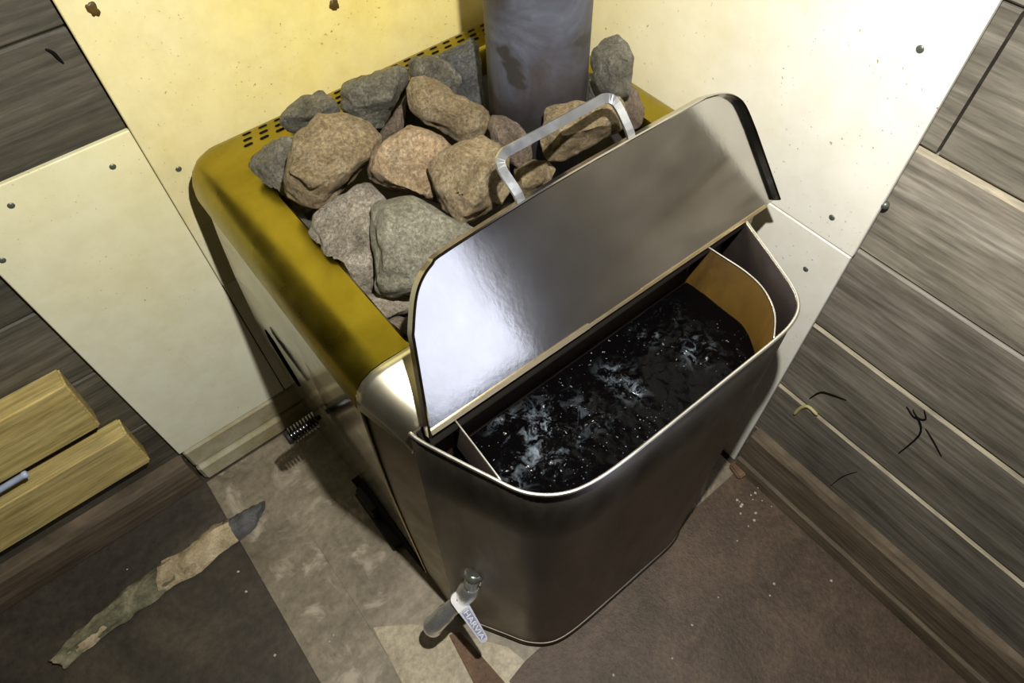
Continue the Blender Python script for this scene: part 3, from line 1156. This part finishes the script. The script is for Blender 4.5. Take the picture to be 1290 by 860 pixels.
stone('flat grey stone deep in the gap at the left inner rim', GREY,
      [(385, 300), (402, 312), (424, 338), (440, 366), (462, 392), (444, 384), (420, 362), (398, 332)],
      .650, .05, None, 22)

# ------------------------------------------------------------------ pale boards nailed to the left wall
def wall_board(label, z0, z1, xend, skew, seed):
    bm = bmesh.new()
    poly = [Vector((xend + skew, -.026, z1)), Vector((xend, -.026, z0)), Vector((R_X + .03, -.026, z0)), Vector((R_X + .03, -.026, z1))]
    add_prism(bm, poly, (0, .0396, 0))
    bmesh.ops.bevel(bm, geom=bm.edges[:], offset=.003, segments=2, affect='EDGES')
    return tag(obj('wooden_board', bm, M['batten'], smooth=False), label, 'board', 'pale boards on the left wall')


wall_board('pale wooden board on the left wall, upper of the two', .318, .434, -.897, .010, 1)
wall_board('pale wooden board on the left wall, lower one near the skirting', .171, .272, -.886, .006, 2)
bm = bmesh.new()
a = at(34, 596, 1, -.0312)
t_ = Vector((-.35, 0, -.012)).normalized()
add_tube(bm, [a + t_ * s for s in (-.001, 0, .005, .006, .2, .45)], [.0035, .0055, .0062, .0052, .0052, .0052], 12)
for vv in bm.verts:
    vv.co.y = min(vv.co.y, -.0258)
tag(obj('plastic_stick', bm, M['plastic']), 'pale blue plastic stick poking in at the left edge between the boards', 'stick')

# ------------------------------------------------------------------ wood piece on the floor
WS = thing('kindling_stick', 'weathered splintered stick of firewood lying on the dark floor', 'stick', (-.98, -.15, 0))
def stick_part(name, up, dn, zt, mat, seed):
    """a splintered length between two edge lines given in photo points, lying on the floor"""
    bm = bmesh.new()
    rows = []
    n_ = len(up)
    for i, (u, w) in enumerate(zip(up, dn)):
        A_ = at(u[0], u[1], 2, zt * .55)
        B_ = at(w[0], w[1], 2, zt * .35)
        mid = (A_ + B_) / 2
        rows.append([Vector((A_.x, A_.y, .003)), A_, Vector((mid.x, mid.y, zt)) + (A_ - mid) * .45, Vector((mid.x, mid.y, zt)) + (B_ - mid) * .4,
                     B_, Vector((B_.x, B_.y, .003))])
    dense = []
    cols = [spline([r[k] for r in rows], 7) for k in range(6)]
    for i in range(len(cols[0])):
        dense.append(spline([cols[k][i] for k in range(6)], 3, closed=True))
    loft(bm, dense, smooth=True, cap0=True, cap1=True)
    bmesh.ops.recalc_face_normals(bm, faces=bm.faces)
    bm.normal_update()
    for vv in bm.verts:
        q = Vector((vv.co.x * 25, vv.co.y * 110, vv.co.z * 110 + seed))
        vv.co += vv.normal * .0048 * noise.fractal(q, .8, 2, 4) + Vector((0, .004 * noise.noise(Vector((vv.co.x * 28, seed, 0))), 0))
        vv.co.z = max(vv.co.z, -.003)
    return obj(name, bm, mat, WS, auto=50)


stick_part('bark', [(62, 832), (96, 798), (140, 758), (180, 726), (226, 697)], [(80, 838), (110, 812), (150, 784), (192, 754), (222, 734)], .020, M['stick'], 1)
stick_part('bare_wood', [(205, 708), (235, 690), (262, 668), (288, 654)], [(200, 745), (228, 728), (262, 706), (298, 678)], .024, M['stickpale'], 2)
stick_part('tip', [(280, 656), (300, 648), (318, 638), (333, 632)], [(292, 682), (305, 674), (320, 664), (331, 645)], .021, M['stickdark'], 3)
stick_part('splinter', [(80, 822), (102, 804), (130, 788)], [(90, 829), (112, 815), (138, 792)], .014, M['stickpale'], 4)

bm = bmesh.new()
add_prism(bm, [at(x, y, 2, .0013) for x, y in ((470, 790), (520, 786), (560, 794), (640, 815), (668, 838), (600, 905), (530, 905))], (0, 0, .0012))
tag(obj('floor_sheet', bm, M['cleansheet']), 'clean cream offcut of sheet on the floor under the tap', 'sheet')
# rusty strip on the floor by the tank
bm = bmesh.new()
add_prism(bm, [at(x, y, 2, .0026) for x, y in ((566, 800), (580, 796), (638, 862), (600, 866))], (0, 0, .006))
bmesh.ops.bevel(bm, geom=bm.edges[:], offset=.0012, segments=2, affect='EDGES')
tag(obj('floor_strip', bm, M['rust']), 'short rusty brown strip lying on the floor beneath the tap', 'strip')

# reddish offcut and crumbs in the right corner of the floor
bm = bmesh.new()
add_prism(bm, [at(x, y, 2, .0005) for x, y in ((917, 588), (932, 578), (944, 596), (930, 606))], (0, 0, .012))
bmesh.ops.bevel(bm, geom=bm.edges[:], offset=.003, segments=2, affect='EDGES')
tag(obj('brick_chip', bm, M['rust']), 'small reddish chip on the floor at the foot of the right skirting', 'chip')
bm = bmesh.new()
rnd = random.Random(11)
def crumb(x, y, r):
    t = bmesh.new()
    bmesh.ops.create_icosphere(t, subdivisions=1, radius=r)
    p = at(x, y, 2, .003)
    for vv in t.verts:
        vv.co = Vector((vv.co.x * rnd.uniform(.7, 1.4), vv.co.y * rnd.uniform(.7, 1.4), vv.co.z * .6)) + p
    merge(bm, t)


for k in range(16):
    crumb(rnd.gauss(948, 12), rnd.gauss(632, 14), rnd.uniform(.0012, .0030))
for x, y in ((725, 833), (771, 838), (773, 850), (847, 829), (872, 787), (1047, 731), (775, 770), (160, 717), (975, 735), (905, 752), (970, 750), (310, 745), (346, 825), (420, 800), (300, 720), (415, 808)):
    crumb(x, y, rnd.uniform(.0014, .0026))
tag(obj('floor_crumbs', bm, M['crumb']), 'pale crumbs of grit scattered over the floor, thickest in the right corner', 'grit', kind='stuff')

# splinter and cracks in the right wall
bm = bmesh.new()
pts = [at(x, y, 0, .010) for x, y in ((1000, 522), (1008, 514), (1018, 512), (1030, 523))]
add_tube(bm, spline(pts, 4), [.001] + [.0028] * 11 + [.0015], 8)
tag(obj('wood_splinter', bm, M['splinter']), 'pale yellow splinter peeling off a plank edge beside the tank', 'splinter')
bm = bmesh.new()
for pl, w in (([(1142, 512), (1150, 524), (1158, 530), (1158, 548), (1132, 571)], .0016), ([(1020, 502), (1034, 494), (1050, 498), (1066, 504)], .0018),
              ([(1166, 540), (1176, 556), (1186, 575)], .0012), ([(1150, 516), (1156, 526), (1166, 528), (1164, 516)], .0014), ([(1046, 612), (1062, 600), (1080, 594)], .0009)):
    pts = spline([at(x, y, 0, .0124) for x, y in pl], 4)
    add_tube(bm, pts, [w * (.5 + .5 * math.sin(math.pi * i / (len(pts) - 1))) for i in range(len(pts))], 6)
bm2 = bm
struct('wall_crack', bm2, M['dark'])
bm = bmesh.new()
for pl, w in (([(57, 62), (66, 66), (72, 72), (80, 80)], .0025),):
    pts = spline([at(x, y, 1, .0128) for x, y in pl], 4)
    add_tube(bm, pts, [w * (.4 + .6 * math.sin(math.pi * i / (len(pts) - 1))) for i in range(len(pts))], 6)
struct('wall_crack', bm, M['dark'])
# iron nail bent over at the board edge
bm = bmesh.new()
p = at(1115, 258, 0, .004)
t = bmesh.new()
bmesh.ops.create_uvsphere(t, u_segments=12, v_segments=8, radius=.005)
for vv in t.verts:
    vv.co += p
merge(bm, t)
tag(obj('nail_head', bm, M['nail'], smooth=True), 'round nail head in the wall just outside the bright board edge', 'nail')

# ------------------------------------------------------------------ lights
def area(name, loc, target, size, power, color, size_y=None):
    l = bpy.data.lights.new(name, 'AREA')
    l.energy = power
    l.color = color
    l.shape = 'RECTANGLE' if size_y else 'DISK'
    l.size = size
    if size_y:
        l.size_y = size_y
    o = bpy.data.objects.new(name, l)
    COL.objects.link(o)
    o.location = loc
    o.rotation_euler = (Vector(target) - Vector(loc)).to_track_quat('-Z', 'Y').to_euler()
    return o


area('camera_flash', (-.53, -.755, 1.37), (-.31, -.34, .55), .018, 13.5, (1.0, .97, .90))
area('lid_glare_light', (-.10, -1.75, .98), (-.46, -.5, .78), .50, 1.7, (.74, .80, 1.0), .44)  # unseen light added to put the white glare on the raised lid
w = bpy.data.worlds.new('world')
scn.world = w
w.use_nodes = True
w.node_tree.nodes['Background'].inputs[0].default_value = (.9, .8, .6, 1)
w.node_tree.nodes['Background'].inputs[1].default_value = .02
l = bpy.data.lights.new('warm_fill', 'POINT')  # unseen warm point light, added as weak fill for the closed room
l.energy = .8
l.color = (1.0, .78, .45)
l.shadow_soft_size = .06
o = bpy.data.objects.new('warm_fill', l)
COL.objects.link(o)
o.location = (-1.7, -1.2, 2.0)
